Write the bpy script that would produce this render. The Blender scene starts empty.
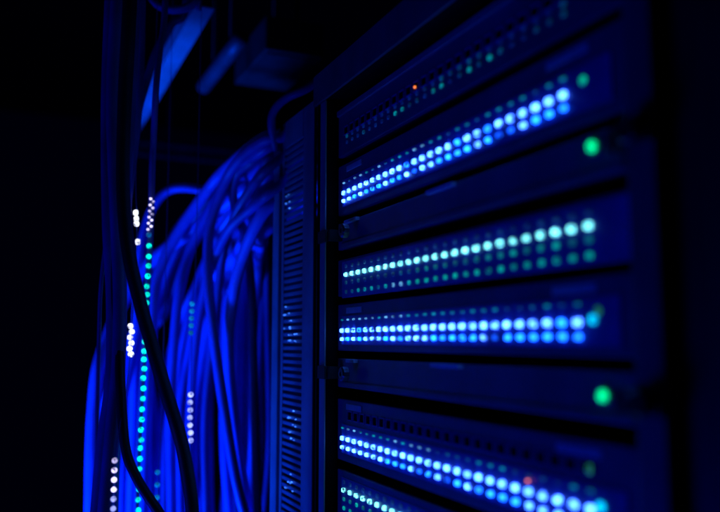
import bpy, bmesh, math, random
from mathutils import Vector, Matrix

random.seed(7)
SC = bpy.context.scene
COL = SC.collection

# ------------------------------------------------------------------ camera
FPX, W0, H0 = 783.0, 720.0, 512.0
TH, PI_ = math.radians(24.06), math.radians(6.3)
CAM = Vector((0.557, -0.309, 1.75))
F = Vector((-math.cos(TH) * math.cos(PI_), math.sin(TH) * math.cos(PI_), math.sin(PI_)))
R = Vector((math.sin(TH), math.cos(TH), 0))
U = R.cross(F)
cd = bpy.data.cameras.new("camera")
cam = bpy.data.objects.new("camera", cd)
COL.objects.link(cam)
cam.matrix_world = Matrix(((R.x, U.x, -F.x, CAM.x), (R.y, U.y, -F.y, CAM.y), (R.z, U.z, -F.z, CAM.z), (0, 0, 0, 1)))
cd.sensor_width = 36
cd.lens = 36 * FPX / W0
cd.clip_start = 0.01
cd.clip_end = 100
cd.dof.use_dof = True
cd.dof.focus_distance = 0.82
cd.dof.aperture_fstop = 2.75
SC.camera = cam

# ------------------------------------------------------------------ world and lamps
w = bpy.data.worlds.new("World")
SC.world = w
w.use_nodes = True
bg = w.node_tree.nodes["Background"]
bg.inputs[0].default_value = (0.0, 0.02, 1.0, 1)
bg.inputs[1].default_value = 0.002
SC.view_settings.view_transform = 'Standard'
SC.view_settings.look = 'None'
SC.view_settings.exposure = 0
SC.view_settings.gamma = 1
SC.cycles.use_denoising = True
SC.cycles.max_bounces = 6


def lamp(name, loc, target, size, energy, color, size_y=None):
    ld = bpy.data.lights.new(name, 'AREA')
    ld.energy = energy
    ld.color = color
    ld.size = size
    if size_y:
        ld.shape = 'RECTANGLE'
        ld.size_y = size_y
    o = bpy.data.objects.new(name, ld)
    COL.objects.link(o)
    o.location = loc
    o.rotation_euler = (Vector(target) - Vector(loc)).to_track_quat('-Z', 'Y').to_euler()
    return o


def spot(name, loc, target, deg, energy, color, radius=0.08, blend=0.7):
    ld = bpy.data.lights.new(name, 'SPOT')
    ld.energy = energy
    ld.color = color
    ld.spot_size = math.radians(deg)
    ld.spot_blend = blend
    ld.shadow_soft_size = radius
    o = bpy.data.objects.new(name, ld)
    COL.objects.link(o)
    o.location = loc
    o.rotation_euler = (Vector(target) - Vector(loc)).to_track_quat('-Z', 'Y').to_euler()
    return o


# unseen blue spots added to brighten cables and overhead steel; dim aisle row lamp
spot("blue_cable_fill", (-0.66, -0.72, 0.95), (-0.70, -0.02, 1.47), 52, 170.0, (0.0, 0.06, 1.0))
spot("blue_overhead_fill", (-1.05, -0.60, 0.95), (-0.90, -0.06, 2.23), 29, 200.0, (0.0, 0.06, 1.0))
lamp("blue_row_lamp", (-0.45, -0.80, 0.95), (-0.26, 0.0, 1.55), 0.5, 4.7, (0.0, 0.016, 1.0))


def ray(px, py):
    return F + R * ((px - W0 / 2) / FPX) + U * ((H0 / 2 - py) / FPX)


def at(px, py, z):            # the point on that line of sight z metres ahead
    return CAM + ray(px, py) * z


def on_y(px, py, y):          # the point where it meets the plane y (rack front planes)
    r = ray(px, py)
    return CAM + r * ((y - CAM.y) / r.y)


FACE = 0.014                  # the devices sit 14 mm behind the posts


def hh(*pts, y=FACE):
    return sum(on_y(a, b, y).z for a, b in pts) / len(pts)


# ------------------------------------------------------------------ materials
def mat(name, base, rough=0.5, metal=0.0, bump=0.0, bscale=400.0, var=0.0, vscale=30.0, spec=0.5, rvar=0.0):
    m = bpy.data.materials.new(name)
    m.use_nodes = True
    nt = m.node_tree
    b = nt.nodes["Principled BSDF"]
    b.inputs["Base Color"].default_value = (*base, 1)
    b.inputs["Roughness"].default_value = rough
    b.inputs["Metallic"].default_value = metal
    b.inputs["Specular IOR Level"].default_value = spec
    tc = nt.nodes.new("ShaderNodeTexCoord")
    if var:
        n = nt.nodes.new("ShaderNodeTexNoise")
        n.inputs["Scale"].default_value = vscale
        n.inputs["Detail"].default_value = 6
        nt.links.new(tc.outputs["Object"], n.inputs["Vector"])
        r = nt.nodes.new("ShaderNodeValToRGB")
        r.color_ramp.elements[0].position = 0.3
        r.color_ramp.elements[1].position = 0.7
        r.color_ramp.elements[0].color = (*[c * (1 - var) for c in base], 1)
        r.color_ramp.elements[1].color = (*[min(1, c * (1 + var)) for c in base], 1)
        nt.links.new(n.outputs["Fac"], r.inputs["Fac"])
        nt.links.new(r.outputs["Color"], b.inputs["Base Color"])
    if rvar:
        n = nt.nodes.new("ShaderNodeTexNoise")
        n.inputs["Scale"].default_value = 55
        n.inputs["Detail"].default_value = 5
        nt.links.new(tc.outputs["Object"], n.inputs["Vector"])
        mr = nt.nodes.new("ShaderNodeMapRange")
        mr.inputs["To Min"].default_value = rough - rvar
        mr.inputs["To Max"].default_value = rough + rvar
        nt.links.new(n.outputs["Fac"], mr.inputs["Value"])
        nt.links.new(mr.outputs["Result"], b.inputs["Roughness"])
    if bump:
        n = nt.nodes.new("ShaderNodeTexNoise")
        n.inputs["Scale"].default_value = bscale
        nt.links.new(tc.outputs["Object"], n.inputs["Vector"])
        bp = nt.nodes.new("ShaderNodeBump")
        bp.inputs["Strength"].default_value = bump
        bp.inputs["Distance"].default_value = 0.001
        nt.links.new(n.outputs["Fac"], bp.inputs["Height"])
        nt.links.new(bp.outputs["Normal"], b.inputs["Normal"])
    return m


def led_mat(name, color, strength, spread=0.35):
    m = bpy.data.materials.new(name)
    m.use_nodes = True
    nt = m.node_tree
    b = nt.nodes["Principled BSDF"]
    b.inputs["Base Color"].default_value = (0.3, 0.35, 0.4, 1)
    b.inputs["Roughness"].default_value = 0.3
    b.inputs["Emission Color"].default_value = (*color, 1)
    tc = nt.nodes.new("ShaderNodeTexCoord")
    oi = nt.nodes.new("ShaderNodeObjectInfo")
    n = nt.nodes.new("ShaderNodeTexNoise")           # uneven light through the lens, different in each lamp
    n.noise_dimensions = '4D'
    n.inputs["Scale"].default_value = 330
    n.inputs["Detail"].default_value = 1
    nt.links.new(tc.outputs["Object"], n.inputs["Vector"])
    mw = nt.nodes.new("ShaderNodeMath"); mw.operation = 'MULTIPLY'; mw.inputs[1].default_value = 40
    nt.links.new(oi.outputs["Random"], mw.inputs[0])
    nt.links.new(mw.outputs[0], n.inputs["W"])
    m1 = nt.nodes.new("ShaderNodeMapRange")
    m1.inputs["From Min"].default_value = 0.32
    m1.inputs["From Max"].default_value = 0.50
    m1.inputs["To Min"].default_value = 0.06
    m1.inputs["To Max"].default_value = 1.1
    nt.links.new(n.outputs["Fac"], m1.inputs["Value"])
    m2 = nt.nodes.new("ShaderNodeMapRange")
    m2.inputs["To Min"].default_value = strength * (1 - spread)
    m2.inputs["To Max"].default_value = strength * (1 + spread)
    nt.links.new(oi.outputs["Random"], m2.inputs["Value"])
    mm = nt.nodes.new("ShaderNodeMath"); mm.operation = 'MULTIPLY'
    nt.links.new(m1.outputs[0], mm.inputs[0])
    nt.links.new(m2.outputs[0], mm.inputs[1])
    nt.links.new(mm.outputs[0], b.inputs["Emission Strength"])
    return m


M = {
    'post': mat('painted_steel', (0.10, 0.12, 0.15), 0.42, 0.0, 0.15, 700, 0.25, 25, rvar=0.12),
    'cover': mat('grey_cover_steel', (0.24, 0.27, 0.32), 0.40, 0.0, 0.15, 700, 0.2, 25, rvar=0.12),
    'face': mat('faceplate_coating', (0.11, 0.13, 0.22), 0.38, 0.0, 0.2, 900, 0.25, 18, rvar=0.12),
    'strip': mat('halo_blue_plastic', (0.06, 0.10, 0.52), 0.35, 0.0, 0.1, 600, 0.2, 40, rvar=0.1),  # blue base stands in for the glow around the port lights
    'label': mat('label_film', (0.55, 0.60, 0.72), 0.5, 0.0, 0, 0, 0.2, 60),
    'black': mat('black_plastic', (0.012, 0.012, 0.014), 0.5, 0.0, 0.1, 500, 0.3, 40),
    'void': mat('recess_shade_black', (0.005, 0.005, 0.007), 0.8, spec=0.08),  # near-black puts the shade of sockets and rack recesses into the colour
    'knob': mat('screw_metal', (0.10, 0.105, 0.12), 0.30, 0.8, 0.2, 500),
    'cabinet': mat('black_cabinet_steel', (0.02, 0.021, 0.025), 0.45, 0.0, 0.2, 300, 0.3, 12),
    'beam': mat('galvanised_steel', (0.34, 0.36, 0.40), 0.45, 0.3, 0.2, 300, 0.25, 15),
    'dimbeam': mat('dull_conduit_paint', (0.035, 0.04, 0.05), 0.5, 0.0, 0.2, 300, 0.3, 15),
    'blue1': mat('blue_cable_jacket', (0.04, 0.10, 0.55), 0.38, 0.0, 0.15, 250, 0.2, 20, rvar=0.1),
    'blue2': mat('deep_blue_cable_jacket', (0.03, 0.06, 0.32), 0.42, 0.0, 0.15, 250, 0.2, 20, rvar=0.1),
    'blue3': mat('light_blue_cable_jacket', (0.07, 0.18, 0.80), 0.35, 0.0, 0.15, 250, 0.2, 20, rvar=0.1),
    'dark': mat('black_power_cord', (0.012, 0.014, 0.03), 0.45, 0.0, 0.2, 250, 0.3, 20, rvar=0.1),
    'navy': mat('navy_cord', (0.09, 0.12, 0.40), 0.42, 0.0, 0.2, 250, 0.3, 20, rvar=0.1),
    'floor': mat('raised_floor_tile', (0.05, 0.055, 0.06), 0.5, 0.0, 0.2, 80, 0.3, 5),
    'ceil': mat('ceiling_paint', (0.02, 0.02, 0.022), 0.8, 0.0, 0.2, 80, 0.3, 5),
    # lights
    'Lwhite': led_mat('blue_white_light', (0.050, 0.195, 1.0), 10.0, 0.25),
    'Lblue': led_mat('blue_light', (0.006, 0.12, 1.0), 7.5),
    'Lbluemid': led_mat('mid_blue_light', (0.004, 0.09, 1.0), 2.2),
    'Lglint': led_mat('added_glint', (0.04, 0.20, 1.0), 1.5, 0.7),  # glow that paints the highlights on the slats
    'Lcyan': led_mat('cyan_white_light', (0.20, 0.95, 1.0), 2.5),
    'Llink': led_mat('pale_link_light', (0.12, 0.42, 0.75), 0.7, 0.6),
    'Lteal': led_mat('teal_light', (0.0, 0.42, 0.50), 0.42, 0.4),
    'Lgreenteal': led_mat('green_teal_light', (0.0, 0.52, 0.42), 0.55, 0.35),
    'Lgreendim': led_mat('dim_green_teal_light', (0.0, 0.40, 0.36), 0.26, 0.5),
    'Lstatus': led_mat('green_status_light', (0.0, 0.7, 0.40), 0.75, 0.1),
    'Ltealdim': led_mat('dim_teal_light', (0.0, 0.22, 0.5), 0.13, 0.6),
    'Lbluedim': led_mat('faint_blue_light', (0.0, 0.05, 0.5), 0.10, 0.5),
    'Lcyanstat': led_mat('cyan_status_light', (0.0, 0.55, 1.0), 1.5, 0.1),
    'Lmint': led_mat('mint_power_light', (0.0, 1.0, 0.34), 1.15, 0.1),
    'Lmintdim': led_mat('dull_green_light', (0.04, 0.5, 0.12), 0.32, 0.2),
    'Lorange': led_mat('orange_light', (1.0, 0.2, 0.03), 1.5, 0.1),
    'Lred': led_mat('red_light', (1.0, 0.20, 0.03), 2.2, 0.1),
    'Lbead': led_mat('turquoise_bead_light', (0.0, 0.85, 0.66), 1.6, 0.4),
    'Lbeadwhite': led_mat('white_bead_light', (0.80, 0.82, 1.0), 2.6, 0.4),
    'Lbeadlilac': led_mat('lilac_bead_light', (0.62, 0.55, 1.0), 1.6, 0.5),
    'Lbeadpale': led_mat('pale_bead_light', (0.35, 0.40, 1.0), 1.5, 0.4),
    'Lbeadfaint': led_mat('faint_bead_light', (0.0, 0.25, 0.8), 0.5, 0.5),
}


# ------------------------------------------------------------------ mesh helpers
def link(name, me, m, parent=None, loc=(0, 0, 0), rot=None):
    o = bpy.data.objects.new(name, me)
    COL.objects.link(o)
    o.location = loc
    if rot:
        o.rotation_euler = rot
    if parent:
        o.parent = parent
    if m and not me.materials:
        me.materials.append(m)
    return o


def tag(o, label, cat, group=None):
    o["label"] = label
    o["category"] = cat
    if group:
        o["group"] = group
    return o


def empty(name, loc=(0, 0, 0)):
    o = bpy.data.objects.new(name, None)
    COL.objects.link(o)
    o.location = loc
    o.empty_display_size = 0.05
    return o


def to_mesh(bm, name, smooth=False):
    bmesh.ops.recalc_face_normals(bm, faces=bm.faces)
    me = bpy.data.meshes.new(name)
    bm.to_mesh(me)
    bm.free()
    if smooth:
        for p in me.polygons:
            p.use_smooth = True
    return me


def box_bm(bm, x0, x1, y0, y1, z0, z1, bev=0.0):
    v = [bm.verts.new((x, y, z)) for x in (x0, x1) for y in (y0, y1) for z in (z0, z1)]
    fs = [(0, 1, 3, 2), (4, 6, 7, 5), (0, 4, 5, 1), (2, 3, 7, 6), (0, 2, 6, 4), (1, 5, 7, 3)]
    faces = [bm.faces.new([v[i] for i in f]) for f in fs]
    if bev:
        ed = list({e for f in faces for e in f.edges})
        bmesh.ops.bevel(bm, geom=ed, offset=bev, segments=2, affect='EDGES', profile=0.6)


def box(name, m, parent, x0, x1, y0, y1, z0, z1, bev=0.0):
    """a box whose coordinates are given relative to its parent"""
    c = Vector(((x0 + x1) / 2, (y0 + y1) / 2, (z0 + z1) / 2))
    bm = bmesh.new()
    box_bm(bm, x0 - c.x, x1 - c.x, y0 - c.y, y1 - c.y, z0 - c.z, z1 - c.z, bev)
    return link(name, to_mesh(bm, name), m, parent, c)


def lens_mesh(name, wd, ht, dp, sq=3.0, n=14):
    """a rounded lens facing -y, its back at y = 0"""
    bm = bmesh.new()
    rings = []
    for k, (s, y) in enumerate(((1.0, 0.0), (1.0, -dp * 0.6), (0.72, -dp))):
        ring = []
        for i in range(n):
            a = 2 * math.pi * i / n
            ca, sa = math.cos(a), math.sin(a)
            x = math.copysign(abs(ca) ** (2 / sq), ca) * wd / 2 * s
            z = math.copysign(abs(sa) ** (2 / sq), sa) * ht / 2 * s
            ring.append(bm.verts.new((x, y, z)))
        rings.append(ring)
    for a, b in zip(rings, rings[1:]):
        for i in range(n):
            bm.faces.new((a[i], a[(i + 1) % n], b[(i + 1) % n], b[i]))
    bm.faces.new(rings[-1])
    bm.faces.new(list(reversed(rings[0])))
    return to_mesh(bm, name, True)


def frame_mesh(name, wd, ht, t, dp):
    """an open rectangular rim facing -y"""
    bm = bmesh.new()
    rings = []
    for (s, y) in ((0, 0), (0, -dp), (t, -dp), (t, 0)):
        rings.append([bm.verts.new((x * (wd / 2 - s), y, z * (ht / 2 - s))) for x, z in ((-1, -1), (1, -1), (1, 1), (-1, 1))])
    for k in range(4):
        a, b = rings[k], rings[(k + 1) % 4]
        for i in range(4):
            bm.faces.new((a[i], a[(i + 1) % 4], b[(i + 1) % 4], b[i]))
    return to_mesh(bm, name)


def disc_mesh(name, r, dp, n=20, knurl=0.0):
    bm = bmesh.new()
    rings = []
    for s, y in ((1, 0), (1, -dp * 0.8), (0.8, -dp), (0.35, -dp), (0.3, -dp * 0.8)):
        rings.append([bm.verts.new((r * s * (1 + (knurl if i % 2 and s > 0.7 else 0)) * math.cos(2 * math.pi * i / n), y,
                                    r * s * (1 + (knurl if i % 2 and s > 0.7 else 0)) * math.sin(2 * math.pi * i / n))) for i in range(n)])
    for a, b in zip(rings, rings[1:]):
        for i in range(n):
            bm.faces.new((a[i], a[(i + 1) % n], b[(i + 1) % n], b[i]))
    bm.faces.new(rings[-1])
    bm.faces.new(list(reversed(rings[0])))
    return to_mesh(bm, name)


def spline(pts, per=8):
    P = [Vector(p) for p in pts]
    P = [P[0] * 2 - P[1]] + P + [P[-1] * 2 - P[-2]]
    out = []
    for i in range(1, len(P) - 2):
        p0, p1, p2, p3 = P[i - 1:i + 3]
        for k in range(per):
            t = k / per
            out.append(0.5 * ((2 * p1) + (p2 - p0) * t + (2 * p0 - 5 * p1 + 4 * p2 - p3) * t * t + (3 * p1 - p0 - 3 * p2 + p3) * t ** 3))
    out.append(P[-2])
    return out


def tube_mesh(name, pts, r, n=10, per=8):
    path = spline(pts, per)
    bm = bmesh.new()
    rings = []
    nrm = None
    for i, p in enumerate(path):
        t = (path[min(i + 1, len(path) - 1)] - path[max(i - 1, 0)]).normalized()
        if nrm is None:
            nrm = t.orthogonal().normalized()
        nrm = (nrm - t * nrm.dot(t)).normalized()
        b = t.cross(nrm)
        rings.append([bm.verts.new(p + (nrm * math.cos(2 * math.pi * k / n) + b * math.sin(2 * math.pi * k / n)) * r) for k in range(n)])
    for a, b in zip(rings, rings[1:]):
        for k in range(n):
            bm.faces.new((a[k], a[(k + 1) % n], b[(k + 1) % n], b[k]))
    bm.faces.new(list(reversed(rings[0])))
    bm.faces.new(rings[-1])
    return to_mesh(bm, name, True)


# ------------------------------------------------------------------ the setting
fl = box('floor', M['floor'], None, -4, 2, -3, 2.5, -0.05, 0)
fl["kind"] = "structure"
ce = box('ceiling', M['ceil'], None, -4, 2, -3, 2.5, 3.0, 3.05)
ce["kind"] = "structure"

# ------------------------------------------------------------------ the rack
XL, XR = -0.2286, 0.2283
ztop_in = hh((328, 99), (359.6, 74.6), (455, 0.0), y=0)      # lower edge of the top rail
ztop = ztop_in + 0.036
rack = tag(empty('server_rack', (0, 0, 0)), "dark steel rack frame that holds the lit switches and panels", "server rack")
box('front_post', M['cover'], rack, XL - 0.015, XL, 0.0, 0.0016, 0.06, ztop_in, 0.0004)
box('front_post', M['post'], rack, XR, XR + 0.020, 0.0, 0.003, 0.06, ztop_in, 0.0008)
box('post_channel', M['void'], rack, XL - 0.014, XL - 0.001, 0.0018, 0.05, 0.06, ztop_in, 0.0)  # inner wall with the recess shade put into its colour
box('post_channel', M['void'], rack, XR + 0.001, XR + 0.018, 0.0032, 0.05, 0.06, ztop_in, 0.0)
box('top_rail', M['post'], rack, -0.262, 0.300, -0.002, 0.001, ztop_in + 0.001, ztop, 0.0006)
box('top_shade_filler', M['void'], rack, -0.260, 0.298, 0.0012, 0.05, ztop_in + 0.002, ztop - 0.001)  # black filler added for the shade under the top rail
box('base', M['post'], rack, -0.262, 0.300, 0.0, 0.60, 0.0, 0.058, 0.002)
box('side_panel', M['cabinet'], rack, XL - 0.017, XL - 0.0155, 0.012, 0.60, 0.06, ztop_in, 0)
box('side_panel', M['cabinet'], rack, 0.2755, 0.300, 0.006, 0.60, 0.06, ztop_in, 0.002)
box('roof', M['cabinet'], rack, -0.262, 0.300, 0.0515, 0.60, ztop - 0.01, ztop - 0.004, 0.001)
box('back_panel', M['cabinet'], rack, -0.245, 0.275, 0.601, 0.606, 0.06, ztop_in, 0)
box('corner_post', M['cabinet'], rack, 0.249, 0.2745, 0.010, 0.05, 0.06, ztop_in, 0.0015)

# cable manager with a slotted cover, left of the rack
MX0, MX1 = -0.403, -0.262
zm_top = hh((275, 131), y=0)
ZM0 = 1.30
man = tag(empty('cable_manager', (0, 0, 0)), "tall grey steel cable manager with a slotted front cover beside the rack", "cable manager")
SX0, SX1 = on_y(283, 300, 0).x, on_y(302, 300, 0).x
box('cover_flange', M['cover'], man, MX0, MX0 + 0.024, -0.0035, 0.003, 0.05, zm_top - 0.004, 0.0012)
box('cover_edge', M['cover'], man, MX0 + 0.0255, SX0, 0.0, 0.004, 0.05, zm_top, 0.001)
box('cover_edge', M['cover'], man, SX1, MX1 - 0.0022, 0.0, 0.004, 0.05, zm_top, 0.001)
box('back_plate', M['cabinet'], man, MX0 + 0.01, MX1 - 0.002, 0.11, 0.114, 0.05, zm_top, 0)
box('side_wall', M['cabinet'], man, MX1 - 0.006, MX1 - 0.0022, 0.006, 0.109, 0.05, zm_top, 0)
box('top_cap', M['cover'], man, SX0 + 0.001, SX1 - 0.001, 0.0, 0.004, hh((293, 148), y=0) + 0.006, zm_top, 0.001)
box('foot', M['cabinet'], man, MX0, MX1 - 0.002, 0.0, 0.12, 0.0, 0.048, 0.002)
bm = bmesh.new()
wd = SX1 - SX0 - 0.0012
box_bm(bm, -wd / 2, wd / 2, -0.0015, 0.0015, -0.0020, 0.0020, 0.0005)
slat_me = to_mesh(bm, 'slat')
zs_top = hh((293, 148), y=0)
PITCH = 0.00815
k = 0
while zs_top - k * PITCH > ZM0:
    link('slat', slat_me, M['cover'], man, ((SX0 + SX1) / 2, 0.002, zs_top - k * PITCH), (math.radians(-4), 0, 0))
    k += 1
box('lower_cover', M['cover'], man, SX0 + 0.001, SX1 - 0.001, 0.0, 0.004, 0.05, ZM0 - 0.004, 0.001)
# glowing chips added on the slats to paint in their highlights
glint = lens_mesh('slat_glint', 0.0042, 0.0016, 0.0012, 3, 8)
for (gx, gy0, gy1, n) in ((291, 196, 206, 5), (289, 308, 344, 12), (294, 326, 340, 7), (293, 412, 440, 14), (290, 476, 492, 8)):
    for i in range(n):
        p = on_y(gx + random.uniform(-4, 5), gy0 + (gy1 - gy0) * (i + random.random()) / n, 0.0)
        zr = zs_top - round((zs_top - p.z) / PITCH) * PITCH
        link('slat_glint', glint, M['Lglint'], man,
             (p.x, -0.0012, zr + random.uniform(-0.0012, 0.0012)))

# ------------------------------------------------------------------ the devices
LB = lens_mesh('port_light', 0.0052, 0.0045, 0.0024, 4.5)
LB2 = lens_mesh('port_light_low', 0.0046, 0.0037, 0.0024, 4.5)
LS = lens_mesh('small_light', 0.0046, 0.0019, 0.0012, 3.5, 10)
LD = lens_mesh('dim_light', 0.0050, 0.0040, 0.0012, 3.0, 12)
LP = lens_mesh('power_light', 0.0072, 0.0072, 0.0030, 2.0, 18)
LT = lens_mesh('status_light', 0.0062, 0.0060, 0.0020, 2.0, 14)
LO2 = lens_mesh('alert_light_flat', 0.0024, 0.0014, 0.0012, 2.4, 10)
LO = lens_mesh('alert_light', 0.0026, 0.0024, 0.0014, 2.4, 10)
PORT = frame_mesh('port', 0.0115, 0.0098, 0.0010, 0.0016)
HOLE = lens_mesh('socket_shade', 0.0098, 0.0082, 0.0004, 6.0, 12)  # proud dark plate standing in for the shade inside an open port
KNOB = disc_mesh('thumb_screw', 0.0070, 0.0070, 24, 0.06)
DX0, DX1 = -0.2250, 0.2245       # device width between the posts


def row_x(xa, xb, n, z, y=FACE):
    a, b = on_y(xa, 256, y).x, on_y(xb, 256, y).x
    return [a + (b - a) * i / (n - 1) for i in range(n)]


def device(name, label, z0, z1, group=None, cat="switch"):
    d = tag(empty(name, (0, FACE, z0)), label, cat, group)
    h = z1 - z0
    box('chassis', M['cabinet'], d, DX0 + 0.004, DX1 - 0.004, 0.006, 0.40, 0.002, h - 0.002, 0)
    box('faceplate', M['face'], d, DX0, DX1, 0.0, 0.0055, 0.0015, h - 0.0015, 0.0012)
    return d


_cache = {}


def led(name, d, me, m, x, z, proud=0.0):
    key = (me.name, m.name)
    if key not in _cache:
        c = me.copy()
        c.materials.clear()
        c.materials.append(m)
        _cache[key] = c
    o = bpy.data.objects.new(name, _cache[key])
    COL.objects.link(o)
    o.parent = d
    o.location = (x, -proud, z - d.location.z)
    return o


def pick(ws):
    r = random.random() * sum(w for _, w in ws)
    for m, w_ in ws:
        r -= w_
        if r <= 0:
            return M[m]
    return M[ws[-1][0]]


def strip(d, z0, z1, x0=DX0 + 0.014, x1=DX1 - 0.020):
    """the raised strip that carries a block of lights; its front is 1.2 mm before the faceplate"""
    box('port_strip', M['strip'], d, x0, x1, -0.0012, -0.0001, z0 - d.location.z, z1 - d.location.z, 0.0004)


# boundaries between devices: the centres of the dark gaps
g_top = hh((345, 106), (480, 10))
g01 = hh((348.5, 152.8), (422.7, 115.7), (604, 27))
g12 = hh((348.5, 215.5), (479.7, 171.3))
g23 = hh((357, 251), (480, 218), (613, 183))
g34 = hh((346.4, 300), (480, 285.4), (604, 264))
g45 = hh((349, 356.6), (480, 358.7), (613, 365))
g56 = hh((353.5, 395.5), (480, 412), (620, 434))
g67 = hh((345.8, 469), (443.7, 498.5))
print("BOUNDS", [round(v, 4) for v in (ztop_in, g_top, g01, g12, g23, g34, g45, g56, g67)])

G = "switches with two rows of blue port lights"


def blue_switch(name, label, z0, z1, zt, zb, zl, xs, xt, dims=(), ports=None, orange=None):
    d = device(name, label, z0, z1, G)
    strip(d, zl - 0.0062, zt + 0.0042)
    for i, x in enumerate(xs):
        led('port_light', d, LB, pick([('Lwhite', 14), ('Lblue', 1)]), x, zb, 0.0013)
        led('port_light', d, LB2, pick([('Lwhite', 5 if i < 14 else 1.5), ('Lblue', 4), ('Lbluemid', 0.9)]), x + 0.0004, zl, 0.0013)
    for i, x in enumerate(xt):
        led('link_light', d, LS, pick([('Llink', 4), ('Lteal', 3), ('Ltealdim', 1)]) if i < 13 else pick([('Lteal', 4), ('Ltealdim', 3)]), x, zt, 0.0013)
    h = z1 - z0
    for px0, px1 in ((347, 362), (552, 596)):
        a, b = on_y(px0, 256, FACE).x, on_y(px1, 256, FACE).x
        box('label_plate', M['label'], d, a, b, -0.0009, -0.0001, h - 0.0115, h - 0.0055, 0.0003)
    return d


# topmost dark switch
d0 = device('network_switch', "mostly dark switch with faint teal lights and one orange light under the top rail", g01 + 0.003, g_top - 0.001)
zt0 = d0.location.z
h0 = g_top - g01 - 0.004
box('top_trim', M['cover'], d0, DX0 + 0.002, DX1 - 0.004, -0.0030, -0.0001, h0 - 0.0085, h0 - 0.002, 0.0008)
zr = hh((371.3, 122.5), (462.5, 77.5), (570, 14)) 
zr2 = hh((462.5, 66.3), (567.8, 1.6))
dz = zr2 - zr
for r_, (zz, wts) in enumerate(((zr, [('Lteal', 1.5), ('Ltealdim', 5), ('Lbluedim', 2)]), (zr2, [('Ltealdim', 4), ('Lbluedim', 6)]))):
    for i, x in enumerate(row_x(347, 571, 26, zz)):
        led('link_light', d0, LD if r_ == 0 else LD, pick(wts) if i > 7 else pick([('Ltealdim', 1), ('Lbluedim', 4)]), x, zz, 0.0001)
for i, x in enumerate(row_x(347, 571, 26, zr)):
    link('port', PORT, M['strip'], d0, (x, -0.0001, zr + 2.05 * dz - zt0))
    led('socket_shade', d0, HOLE, M['void'], x, zr + 2.05 * dz, 0.0001)
po = on_y(416.8, 87.5, FACE)
led('alert_light', d0, LO, M['Lorange'], po.x, po.z, 0.0015)

# first blue switch
xs = row_x(345.1, 570, 26, 0)
d1 = blue_switch('network_switch', "switch with two bright blue light rows, directly below the orange-lit dark switch", g12 + 0.003, g01 - 0.004,
                 hh((345, 184.7), (569.4, 75)), hh((345.1, 193.9), (474.6, 135.7), (570, 92.5)), hh((345.1, 201.8), (570.9, 105.6)), xs, xs)
p = on_y(584.4, 80.6, FACE)
led('status_light', d1, LT, M['Lstatus'], p.x, p.z, 0.0001)

# plain units with a green power light
def plain_unit(label, z0, z1, led_px, tab_px):
    d = device('server_unit', label, z0, z1, "plain units with a green power light", "server")
    h = z1 - z0
    p_ = on_y(*led_px, FACE)
    ring = link('light_bezel', disc_mesh('light_bezel', 0.0075, 0.0012, 24), M['face'], d, (p_.x, -0.0001, p_.z - z0))
    led('power_light', d, LP, M['Lmint'], p_.x, p_.z, 0.0013)
    # long shallow step along the lower edge
    box('lower_lip', M['face'], d, DX0 + 0.012, DX1 - 0.012, -0.0022, -0.0001, 0.0025, 0.0075, 0.0008)
    for (a, b) in tab_px:
        xa, xb = on_y(a, 256, FACE).x, on_y(b, 256, FACE).x
        box('pull_tab', M['label'], d, xa, xb, -0.0050, -0.0001, h - 0.0052, h - 0.0018, 0.0005)
    for s, xe in ((-1, XL - 0.012), (1, XR + 0.020)):
        xi = DX0 + 0.006 if s < 0 else DX1 - 0.006
        lo, hi = min(xe, xi), max(xe, xi)
        box('mounting_ear', M['black'], d, lo, hi, -FACE - 0.0035, -FACE - 0.0006, h * 0.30, h * 0.72, 0.0006)
        kx = (DX0 + 0.009) if s < 0 else (DX1 - 0.009)
        box('ear_bracket', M['black'], d, kx - 0.0035, kx + 0.0035, -FACE - 0.0006, -0.0001, h * 0.32, h * 0.70, 0.0006)
        link('thumb_screw', KNOB, M['knob'], d, (on_y(340.5, 300, -0.002).x if s < 0 else XR + 0.010, -0.009 if s < 0 else -FACE - 0.0036, h * 0.51))
    return d


d2 = plain_unit("plain dark unit with a green power light, between blue-lit and teal-lit switches", g23 + 0.004, g12 - 0.002, (594.4, 146.9), ((431, 458), (348, 360)))

# switch with four rows, one of them bright
d3 = device('network_switch', "switch with one bright cyan-white light row above two dim teal rows", g34 + 0.003, g23 - 0.004)
zz1 = hh((347.5, 275.7), (473.5, 249.4), (591.6, 223.8))
zz2 = hh((347.5, 283.8), (592.2, 238.1))
zz3 = hh((347.5, 292.7), (593.1, 254.4))
zz0 = hh((350.8, 265.5), (591.3, 210.6))
strip(d3, zz3 - 0.006, zz0 + 0.0055, x1=DX1 - 0.006)
for i, x in enumerate(row_x(347.5, 591.6, 25, 0)):
    led('port_light', d3, LB, pick([('Lcyan', 1)]), x, zz1, 0.0013)
    led('link_light', d3, LD, pick([('Lgreenteal', 1), ('Lgreendim', 4)] if i > 9 else [('Ltealdim', 2), ('Lbluedim', 2)]), x, zz2, 0.0013)
    led('link_light', d3, LD, pick([('Lgreenteal', 6), ('Lgreendim', 1)] if i > 9 else [('Llink', 1), ('Lteal', 2), ('Ltealdim', 1)]), x, zz3, 0.0013)
    led('link_light', d3, LD, M['Lbluedim'], x, zz0, 0.0013)

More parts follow.
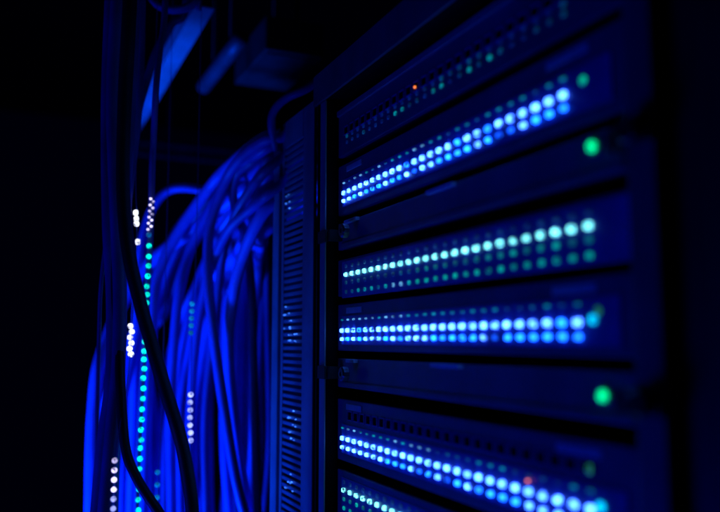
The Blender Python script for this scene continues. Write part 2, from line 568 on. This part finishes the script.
# second blue switch
xs = row_x(343.7, 577.8, 26, 0)
d4 = blue_switch('network_switch', "switch with two bright blue light rows, directly below the cyan-white lit switch", g45 + 0.003, g34 - 0.003,
                 hh((348.7, 320), (577.8, 303.8)), hh((343.7, 330.8), (577.8, 321.9)), hh((344.3, 339), (578.4, 336.6)), xs, xs)
p = on_y(595.3, 319.4, FACE)
led('status_light', d4, LT, M['Lcyanstat'], p.x, p.z, 0.0013)
p = on_y(599.5, 311, FACE)
led('status_light', d4, LT, M['Lmintdim'], p.x, p.z, 0.0001)

d5 = plain_unit("plain dark unit with a green power light, between the two lower blue-lit switches", g56 + 0.004, g45 - 0.002, (605.3, 395.6), ((434, 462), (350, 358)))

# third blue switch, with a row of empty sockets
xs = row_x(344.2, 585, 26, 0)
d6 = blue_switch('network_switch', "blue-lit switch with a row of empty sockets and one small red-orange light", g67 + 0.003, g56 - 0.005,
                 hh((348.3, 428.2), (585.8, 490.5)), hh((344.2, 438), (585, 507)), hh((344.5, 446.5), (540.5, 509.4)), xs, xs)
zp = hh((363.8, 419.2), (580.8, 465))
for x in row_x(351, 582, 25, 0):
    link('port', PORT, M['strip'], d6, (x, -0.0001, zp - d6.location.z))
    led('socket_shade', d6, HOLE, M['void'], x, zp, 0.0001)
p = on_y(531.7, 480.5, FACE)
led('alert_light', d6, LO2, M['Lred'], p.x, p.z, 0.0028)
p = on_y(603, 506.7, FACE)
led('status_light', d6, LT, M['Lcyanstat'], p.x, p.z, 0.0013)
p = on_y(591, 469, FACE)
led('status_light', d6, LT, M['Lmintdim'], p.x, p.z, 0.0001)

# the switch below, only its top corner in view
hU = 0.062
d7 = device('network_switch', "cyan-white lit switch at the bottom of the lit stack, below the red-lit switch", g67 - hU, g67 - 0.004)
zz = hh((345.8, 490), (394, 511.4))
strip(d7, zz - 0.024, zz + 0.012, x1=DX1 - 0.006)
for x in row_x(345.8, 591.6, 25, 0):
    led('port_light', d7, LB, M['Lcyan'], x, zz, 0.0013)
    led('link_light', d7, LD, pick([('Lgreenteal', 1), ('Lgreendim', 4)]), x, zz - 0.009, 0.0013)
    led('link_light', d7, LD, pick([('Lgreenteal', 6), ('Lgreendim', 1)]), x, zz - 0.018, 0.0013)
    led('link_light', d7, LD, M['Lbluedim'], x, zz + 0.008, 0.0013)

# ------------------------------------------------------------------ overhead steel
def beam(name, label, cat, a, b, wy, hz, m, bev=0.003):
    """a straight horizontal bar between two points"""
    a, b = Vector(a), Vector(b)
    d = b - a
    L = d.length
    t = tag(empty(name, a), label, cat)
    t.rotation_euler = (0, 0, math.atan2(d.y, d.x))
    return t, L


HB = CAM.z + 0.48


def on_z(px, py, z):
    r = ray(px, py)
    return CAM + r * ((z - CAM.z) / r.z)


# bright strut channel running along the aisle
a = on_z(206, 8, HB); b = on_z(128, 138, HB)
yA = (a.y + b.y) / 2
t, L = beam('strut_channel', "bright steel strut channel overhead, lit blue, behind the dark cords", 'steel beam', (a.x, yA, HB), (b.x, yA, HB), 0, 0, None)
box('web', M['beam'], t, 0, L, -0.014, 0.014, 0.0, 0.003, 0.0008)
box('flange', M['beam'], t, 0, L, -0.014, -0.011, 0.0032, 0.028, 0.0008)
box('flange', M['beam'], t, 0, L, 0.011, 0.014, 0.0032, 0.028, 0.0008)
for xx in (0.08, L - 0.12):
    box('hanger_rod', M['dimbeam'], t, xx - 0.003, xx + 0.003, -0.003, 0.003, 0.0032, 3.0 - HB)
# second, dull conduit with a round end
a = on_z(242, 38, HB); b = on_z(203, 87, HB)
pm = [Vector((a.x, (a.y + b.y) / 2, HB)), Vector((b.x, (a.y + b.y) / 2, HB))]
t = tag(empty('conduit', pm[0]), "dull round conduit hung overhead beside the bright strut channel", "conduit")
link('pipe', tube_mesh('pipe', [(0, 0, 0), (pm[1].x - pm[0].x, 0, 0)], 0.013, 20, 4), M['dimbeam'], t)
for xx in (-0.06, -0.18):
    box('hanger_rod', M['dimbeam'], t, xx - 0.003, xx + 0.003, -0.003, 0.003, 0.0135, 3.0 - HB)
bx = tag(empty('junction_box', (pm[0].x + 0.0, pm[0].y + 0.09, HB)), "dim grey junction box overhead beside the round conduit", "junction box")
box('body', M['black'], bx, -0.19, 0.0, -0.05, 0.05, -0.012, 0.045, 0.003)
box('lid', M['black'], bx, -0.18, -0.01, -0.044, 0.044, -0.0145, -0.0125, 0.0006)
box('hanger_rod', M['dimbeam'], bx, -0.104, -0.098, -0.003, 0.003, 0.0455, 3.0 - HB)
# third bar
a = on_z(302, 53, HB); b = on_z(270, 86, HB)
ym = (a.y + b.y) / 2
t, L = beam('tray_rail', "thin dull tray rail overhead above the cable manager", 'steel beam', (a.x, ym, HB), (b.x, ym, HB), 0, 0, None)
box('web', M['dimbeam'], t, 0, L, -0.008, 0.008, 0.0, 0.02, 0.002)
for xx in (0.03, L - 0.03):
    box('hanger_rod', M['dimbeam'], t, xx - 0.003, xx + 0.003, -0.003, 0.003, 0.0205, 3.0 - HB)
# beam across the aisle
a = on_z(128, 140, HB + 0.01)
t = tag(empty('cross_beam', (a.x, 0, HB - 0.005)), "dull steel cross beam spanning the aisle behind the hanging cords", "steel beam")
box('web', M['beam'], t, -0.004, 0.0, a.y, 1.1, -0.020, 0.014, 0.001)
box('flange', M['beam'], t, 0.0005, 0.02, a.y, 1.1, -0.023, -0.0205, 0.0008)
for yy in (a.y + 0.1, 1.0):
    box('hanger_rod', M['dimbeam'], t, -0.02, -0.012, yy - 0.004, yy + 0.004, -0.02, 3.0 - HB + 0.005)

# the neighbouring dark cabinet behind the cables
nc = tag(empty('dark_cabinet', (0, 0, 0)), "unlit black cabinet standing in the dark behind the blue cables", "cabinet")
box('body', M['cabinet'], nc, -1.55, -0.80, 0.33, 0.95, 0.0, 1.98, 0.003)
box('door', M['cabinet'], nc, -1.53, -0.82, 0.305, 0.328, 0.06, 1.95, 0.004)
box('door_handle', M['black'], nc, -0.88, -0.86, 0.285, 0.3045, 1.0, 1.2, 0.003)

# ladder tray overhead that the cords hang from
tr = tag(empty('ladder_tray', (0, 0, 0)), "dark ladder tray overhead that the hanging cords drop from", "cable tray")
for yy in (-0.62, 0.12):
    box('side_rail', M['cabinet'], tr, -0.75, 0.15, yy, yy + 0.02, 2.50, 2.56, 0.002)
for i in range(7):
    box('rung', M['cabinet'], tr, -0.72 + i * 0.14, -0.69 + i * 0.14, -0.5995, 0.1195, 2.505, 2.525, 0.002)
for xx in (-0.6, 0.0):
    for yy in (-0.61, 0.13):
        box('hanger_rod', M['dimbeam'], tr, xx - 0.004, xx + 0.004, yy - 0.004, yy + 0.004, 2.5605, 3.0)

# ------------------------------------------------------------------ blue cables
BG = "blue network cables pouring from the cable manager"
BL = "blue network cable draping out of the cable manager in the dense bundle"


def cable(name, pts, r, m, label, group=None, cat="cable", start=None, to_floor=True, to_tray=False, deep=0.0):
    P = [at(p[0], p[1], p[2] + (deep * min(1, i / 2.5))) for i, p in enumerate(pts)]
    r *= 1 + deep
    if start:
        P = [Vector(s) for s in start] + P
    if to_floor:
        e = P[-1]
        dv = (P[-1] - P[-2])
        q = e + dv * 0.9
        P += [q, Vector((q.x + dv.x * 0.3, q.y + dv.y * 0.3, q.z - 0.2)), Vector((q.x + dv.x * 0.4, q.y + dv.y * 0.4, 0.5)), Vector((q.x + dv.x * 0.4, q.y + dv.y * 0.4, r + 0.001))]
    if to_tray:
        s = P[0]
        P = [Vector((s.x, s.y, 2.53)), Vector((s.x, s.y, (s.z + 2.53) / 2))] + P
    o = link(name, tube_mesh(name, P, r), m, None)
    return tag(o, label, cat, group)


def duct(px, py, z, k=0.8):
    """where a cable comes from: it runs on up behind the slotted cover into the manager"""
    def top(x):
        return 131 - (x - 275) * 0.72 + 12
    q = [at(306, max(py - (306 - px) * k, top(306)), z - 0.005), at(284, max(py - (284 - px) * k, top(284)), z)]
    return [Vector((-0.365, 0.075, q[0].z + 0.02))] + q


HL = ["thick light-blue cable sweeping from the manager to just beside the turquoise bead string",
      "mid-blue cable hanging between the turquoise and the pale bead strings",
      "mid-blue cable in an S-curve, frontmost in the bundle, right of the pale bead string",
      "thick light-blue cable in the bundle running down nearest the slotted cover",
      "thickest light-blue cable, bulging out beyond the hanging dark cords",
      "mid-blue cable below the dark gap, dropping behind the pale bead string",
      "deep-blue cable above the dark gap in the bundle",
      "deep-blue cable that bends round the dark gap beside the slotted cover",
      "mid-blue cable at the back of the bundle, ending beside the white bead string",
      "mid-blue cable passing behind the pale bead string and the slanting black cord"]
hand = [
    # (path in pixels and depth, radius, material)
    ([(262, 140, 1.03), (236, 160, 1.06), (213, 183, 1.09), (180, 230, 1.10), (160, 270, 1.10), (153, 313, 1.09), (147, 400, 1.08), (143, 520, 1.07)], 0.0076, 'blue3', 1.985),
    ([(264, 150, 1.02), (240, 165, 1.04), (226, 182, 1.05), (193, 243, 1.07), (180, 290, 1.06), (175, 333, 1.06), (171, 400, 1.06), (172, 520, 1.05)], 0.0066, 'blue1', 1.965),
    ([(266, 140, 1.00), (244, 155, 1.01), (226, 180, 1.02), (211, 223, 1.02), (208, 266, 1.01), (211, 313, 1.00), (216, 353, 1.0), (224, 407, 1.0), (235, 474, 1.0), (246, 520, 1.0)], 0.0066, 'blue1', 1.99),
    ([(262, 215, 1.02), (240, 265, 1.03), (230, 320, 1.03), (229, 360, 1.02), (231, 390, 1.02), (238, 450, 1.02), (249, 520, 1.02)], 0.0076, 'blue3', 1.90),
    ([(250, 185, 1.12), (200, 225, 1.16), (150, 262, 1.17), (124, 300, 1.16), (108, 338, 1.14), (98, 370, 1.12), (94, 410, 1.11), (92, 455, 1.10), (91, 520, 1.10)], 0.0095, 'blue3', 1.93),
    ([(266, 196, 0.99), (252, 208, 1.0), (227, 233, 1.01), (206, 285, 1.03), (195, 350, 1.04), (190, 430, 1.04), (192, 520, 1.04)], 0.0060, 'blue1', 1.93),
    ([(264, 172, 1.00), (250, 190, 1.01), (234, 218, 1.02), (222, 260, 1.05), (214, 330, 1.07), (205, 420, 1.07), (207, 520, 1.06)], 0.0060, 'blue2', 1.95),
    ([(255, 160, 1.05), (238, 172, 1.05), (233, 190, 1.04), (236, 212, 1.03), (246, 240, 1.02), (252, 300, 1.02), (254, 400, 1.02), (258, 520, 1.01)], 0.0060, 'blue2', 1.965),
    ([(235, 165, 1.16), (205, 195, 1.2), (180, 225, 1.2), (160, 262, 1.19), (146, 310, 1.18), (128, 380, 1.16), (118, 450, 1.15), (112, 520, 1.15)], 0.0060, 'blue1', 1.96),
    ([(245, 200, 1.12), (215, 240, 1.14), (200, 290, 1.14), (190, 350, 1.14), (180, 420, 1.13), (181, 520, 1.12)], 0.0066, 'blue1', 1.92),
]
for i, (pts, r, m, z) in enumerate(hand):
    cable('network_cable', pts, r, M[m], HL[i], BG, start=duct(*pts[0]), deep=0.07)

# the rest of the bundle, behind the ones above
rs = random.Random(11)
N = 50
for i in range(N):
    t = i / (N - 1)
    xb = 98 + 168 * t + rs.uniform(-5, 5)             # where it crosses the bottom of the picture
    y0 = 138 + 75 * rs.random() + 45 * t * rs.random()
    dep = 1.20 - 0.13 * t + rs.uniform(0, 0.06)
    dx = 264 - xb
    if xb < 152:            # these follow the front cables first and flare out low down
        y0 = 136 + 34 * rs.random()
        pts = [(263, y0, 1.06), (228 + rs.uniform(-3, 3), y0 + 32, dep - 0.05), (190 + rs.uniform(-4, 4), y0 + 82, dep - 0.01),
               (163 + rs.uniform(-5, 5), y0 + 148, dep), (xb + 0.42 * (152 - xb) + rs.uniform(-3, 3), 352 + rs.uniform(-8, 8), dep),
               (xb + 3 + rs.uniform(-3, 3), 435, dep), (xb + rs.uniform(-4, 4), 525, dep - 0.01)]
    else:
        pts = [(264, y0, 1.05 + 0.03 * rs.random()),
               (264 - dx * 0.33, y0 + 14 + dx * 0.25 + rs.uniform(-5, 5), dep - 0.03),
               (264 - dx * 0.66, y0 + 45 + dx * 0.45 + rs.uniform(-8, 8), dep),
               (264 - dx * 0.90 + rs.uniform(-3, 3), y0 + 110 + dx * 0.6 + rs.uniform(-10, 10), dep + 0.01),
               (xb + rs.uniform(-6, 6), 435 + rs.uniform(-10, 10), dep),
               (xb + rs.uniform(-7, 7), 525, dep - 0.01)]
    if 213 < xb < 222:
        continue
    th = rs.choice(('slim', 'medium', 'thick'))
    cl = rs.choice(('blue1', 'blue1', 'blue2', 'blue2', 'blue3'))
    r_ = {'slim': 0.0042, 'medium': 0.0054, 'thick': 0.0068}[th]
    nm = {'blue1': 'mid-blue', 'blue2': 'deep-blue', 'blue3': 'light-blue'}[cl]
    cable('network_cable', pts, r_, M[cl], "%s %s network cable in the mass behind the front cables of the bundle" % (th, nm), "%s %s cables of the bundle" % (th, nm),
          start=duct(*pts[0], 0.55 + 0.4 * rs.random()), deep=0.15)

# the cable arching over the manager, and the short loop
o = link('network_cable', tube_mesh('network_cable', [at(276, 150, 1.005), at(271.5, 126, 0.985), at(274, 111, 0.975), at(286, 98.5, 0.965), at(306, 89, 0.955), at(330, 74, 0.96), at(352, 64, 0.99), at(372, 62, 1.05)], 0.0052), M['blue2'])
tag(o, "blue cable arching over the top of the cable manager onto the rack roof", "cable")
cable('network_cable', [(215, 196, 1.35), (200, 190, 1.34), (186, 188, 1.33), (170, 190, 1.33), (158, 200, 1.33), (148, 220, 1.33), (140, 260, 1.32), (135, 360, 1.3), (130, 520, 1.3)], 0.0068, M['blue3'],
      "lone blue cable looping sideways behind the bead string", start=[(-0.33, 0.08, 1.92), (-0.42, 0.1, 1.925)])

# ------------------------------------------------------------------ dark cords hanging in front
DG = "dark cords hanging straight in a bundle"
DL = "dark cord in the bundle hanging straight down beside the bead strings"
for pts, r in (
    ([(112, -12, 0.86), (108, 100, 0.86), (109, 220, 0.85), (113, 300, 0.85), (112, 380, 0.84), (104, 440, 0.84), (96, 525, 0.84)], 0.0075),
    ([(118, -12, 0.80), (113, 100, 0.80), (117, 220, 0.80), (120, 300, 0.80), (118, 370, 0.80), (111, 440, 0.80), (103, 525, 0.80)], 0.0070),
    ([(126, -12, 0.86), (121, 100, 0.86), (121, 200, 0.85), (120, 300, 0.85), (117, 390, 0.84), (107, 450, 0.84), (98, 525, 0.84)], 0.0070),
    ([(134, -12, 0.90), (130, 100, 0.90), (124, 200, 0.89), (119, 290, 0.89), (117, 400, 0.88), (111, 460, 0.88), (104, 525, 0.88)], 0.0075),
    ([(141, -12, 0.95), (138, 100, 0.95), (127, 200, 0.94), (119, 300, 0.94), (116, 400, 0.93), (110, 470, 0.93), (104, 525, 0.93)], 0.0060),
):
    cable('power_cord', pts, r, M['navy'], DL, DG, cat="cord", to_tray=True)
cable('power_cord', [(130, -12, 0.76), (125, 90, 0.76), (123, 180, 0.755), (127.5, 245, 0.75), (138, 295, 0.75), (151, 342, 0.75), (165, 389, 0.75), (181, 441, 0.75), (190, 490, 0.75), (193, 525, 0.75)],
      0.0066, M['dark'], "thick black cord slanting across the turquoise bead string", cat="cord", to_tray=True)
cable('power_cord', [(133, -12, 0.84), (124, 150, 0.83), (116, 270, 0.81), (119, 340, 0.80), (121, 395, 0.79), (126, 450, 0.785), (139, 482, 0.78), (160, 514, 0.78), (175, 540, 0.78)],
      0.0050, M['dark'], "black cord curving under the turquoise bead string near its lower end", cat="cord", to_tray=True)
cable('thin_cord', [(165, 8, 0.95), (160, 50, 0.94), (156, 90, 0.93), (154, 130, 0.95), (152, 170, 0.97), (151, 215, 0.98), (147, 300, 1.0), (140, 420, 1.02), (136, 525, 1.02)],
      0.0038, M['navy'], "thin navy cord hanging beside the bright strut channel", cat="cord", to_tray=True)
cable('thin_cord', [(186, 4, 1.05), (172, 24, 1.04), (157, 50, 1.03), (146, 84, 1.02), (137, 118, 1.0), (130, 180, 0.98), (122, 260, 0.97), (118, 400, 0.96), (114, 525, 0.96)],
      0.0052, M['navy'], "navy cord sweeping from the cord coil into the hanging bundle", cat="cord", to_tray=True)
cable('thin_cord', [(112, 150, 0.9), (108, 220, 0.9), (101, 286, 0.9), (99, 340, 0.9), (97, 420, 0.9), (95, 525, 0.9)],
      0.0022, M['navy'], "thin loose cord at the outer edge of the hanging bundle", cat="cord", to_tray=True)
# coil of cord under the tray
c = at(174, -5, 1.0)
pts = []
for i in range(40):
    a = i / 39 * 2 * math.pi * 3
    pts.append(c + R * (0.030 * math.cos(a)) + Vector((0, 0, 0.020 * math.sin(a))) + F * (0.006 * (i / 39 * 3) - 0.01))
pts += [c + Vector((0.0, 0.01, 0.2)), Vector((c.x, c.y, 2.53))]
tag(link('cord_coil', tube_mesh('cord_coil', pts, 0.0035, 8, 3), M['navy']), "small coil of navy cord hanging above the bright strut channel", "cord")


# ------------------------------------------------------------------ bead strings
BEAD = lens_mesh('bead', 0.0064, 0.0064, 0.0030, 2.0, 12)
BEADS = lens_mesh('bead_small', 0.0034, 0.0030, 0.0020, 2.4, 10)
BEADM = lens_mesh('bead_near', 0.0047, 0.0047, 0.0030, 2.0, 12)
BEADR = lens_mesh('bead_wide', 0.0056, 0.0072, 0.0030, 3.0, 12)
ZROT = math.atan2(F.y, F.x) - math.pi / 2


def bead_string(label, path, lights, wire_r=0.0005):
    P = [at(*p) for p in path]
    base = P[0].copy()
    t = tag(empty('light_string', base), label, "light string", None)
    full = [Vector((P[0].x, P[0].y, 2.53)), (P[0] + Vector((P[0].x, P[0].y, 2.53))) / 2] + P + [P[-1] - Vector((0, 0, 0.2))]
    link('wire', tube_mesh('wire', [p - base for p in full], wire_r, 6, 6), M['blue2'], t)
    for (px, py, z, me, m) in lights:
        p = at(px, py, z) - F * 0.0012 - base
        key = (me.name, m.name)
        if key not in _cache:
            cme = me.copy(); cme.materials.clear(); cme.materials.append(m); _cache[key] = cme
        o = bpy.data.objects.new('bead', _cache[key])
        COL.objects.link(o)
        o.parent = t
        o.location = p
        o.rotation_euler = (0, 0, ZROT)
    return t


ZB = 0.955
# turquoise string
def gx(y):
    return 150.2 - 11.5 * (y - 225) / 280


ls = []
y = 246.0
rb = random.Random(5)
while y < 512:
    ls.append((gx(y) + rb.uniform(-0.5, 0.5), y, ZB, BEAD, M['Lbead']))
    y += rb.choice((9.4, 10.2, 10.6, 8.2))
ls += [(149.3, 235, ZB, BEAD, M['Lbeadfaint'])]
for i in range(11):  # small glowing beads added in place of illegible pale marks
    ls.append((152.6 - 0.28 * i + (1.5 if i % 2 else -1.5), 199 + i * 3.05, ZB, BEADS, M['Lbeadlilac']))
bead_string("string of turquoise bead lights hanging among the blue cables", [(153, 150, ZB + 0.001), (152, 200, ZB + 0.001)] + [(gx(v), v, ZB + 0.001) for v in (260, 330, 400, 460, 525)], ls)
# white string
ls = [(136.2, 213, ZB, BEADR, M['Lbeadwhite']), (136.8, 219, ZB, BEADR, M['Lbeadwhite']), (137, 224, ZB, BEAD, M['Lbeadwhite']),
      (138.2, 242, ZB, BEADR, M['Lbeadwhite'])]
for i in range(6):
    ls.append((131.8 - 0.25 * i + (0.8 if i % 2 else -0.8), 326 + i * 5.6, ZB, BEAD, M['Lbeadwhite']))
for i in range(6):
    ls.append((115.4 - 0.3 * i, 460 + i * 9.6, ZB - 0.24, BEADM, M['Lbeadlilac'] if i < 4 else M['Lbeadpale']))
bead_string("string of white bead lights half hidden by the dark cords", [(136, 160, ZB), (137, 218, ZB + 0.001), (136, 260, ZB), (132, 330, ZB), (127, 385, ZB - 0.08), (119, 430, ZB - 0.2), (115, 465, ZB - 0.238), (113, 525, ZB - 0.238)], ls)
# pale string on the right of the slanting cord
ls = [(192.3 - 0.25 * i, 304 + i * 7.2, 0.985, BEAD, M['Lbeadfaint']) for i in range(5)]
ls += [(190.8 - 0.05 * i + rb.uniform(-0.5, 0.5), 394.5 + i * 7.6, 0.985, BEAD, M['Lbeadpale']) for i in range(7)]
bead_string("short string of pale bead lights in front of the bright blue cables", [(196, 250, 0.99), (193, 300, 0.986), (191, 380, 0.986), (190.5, 450, 0.986), (189, 525, 0.986)], ls)
ls = [(158 - 0.3 * i, 472 + i * 12.5, 0.98, BEAD, M['Lbeadfaint']) for i in range(3)]
bead_string("string of three faint blue bead lights low among the cables", [(162, 400, 0.984), (159, 460, 0.981), (157, 525, 0.981)], ls)
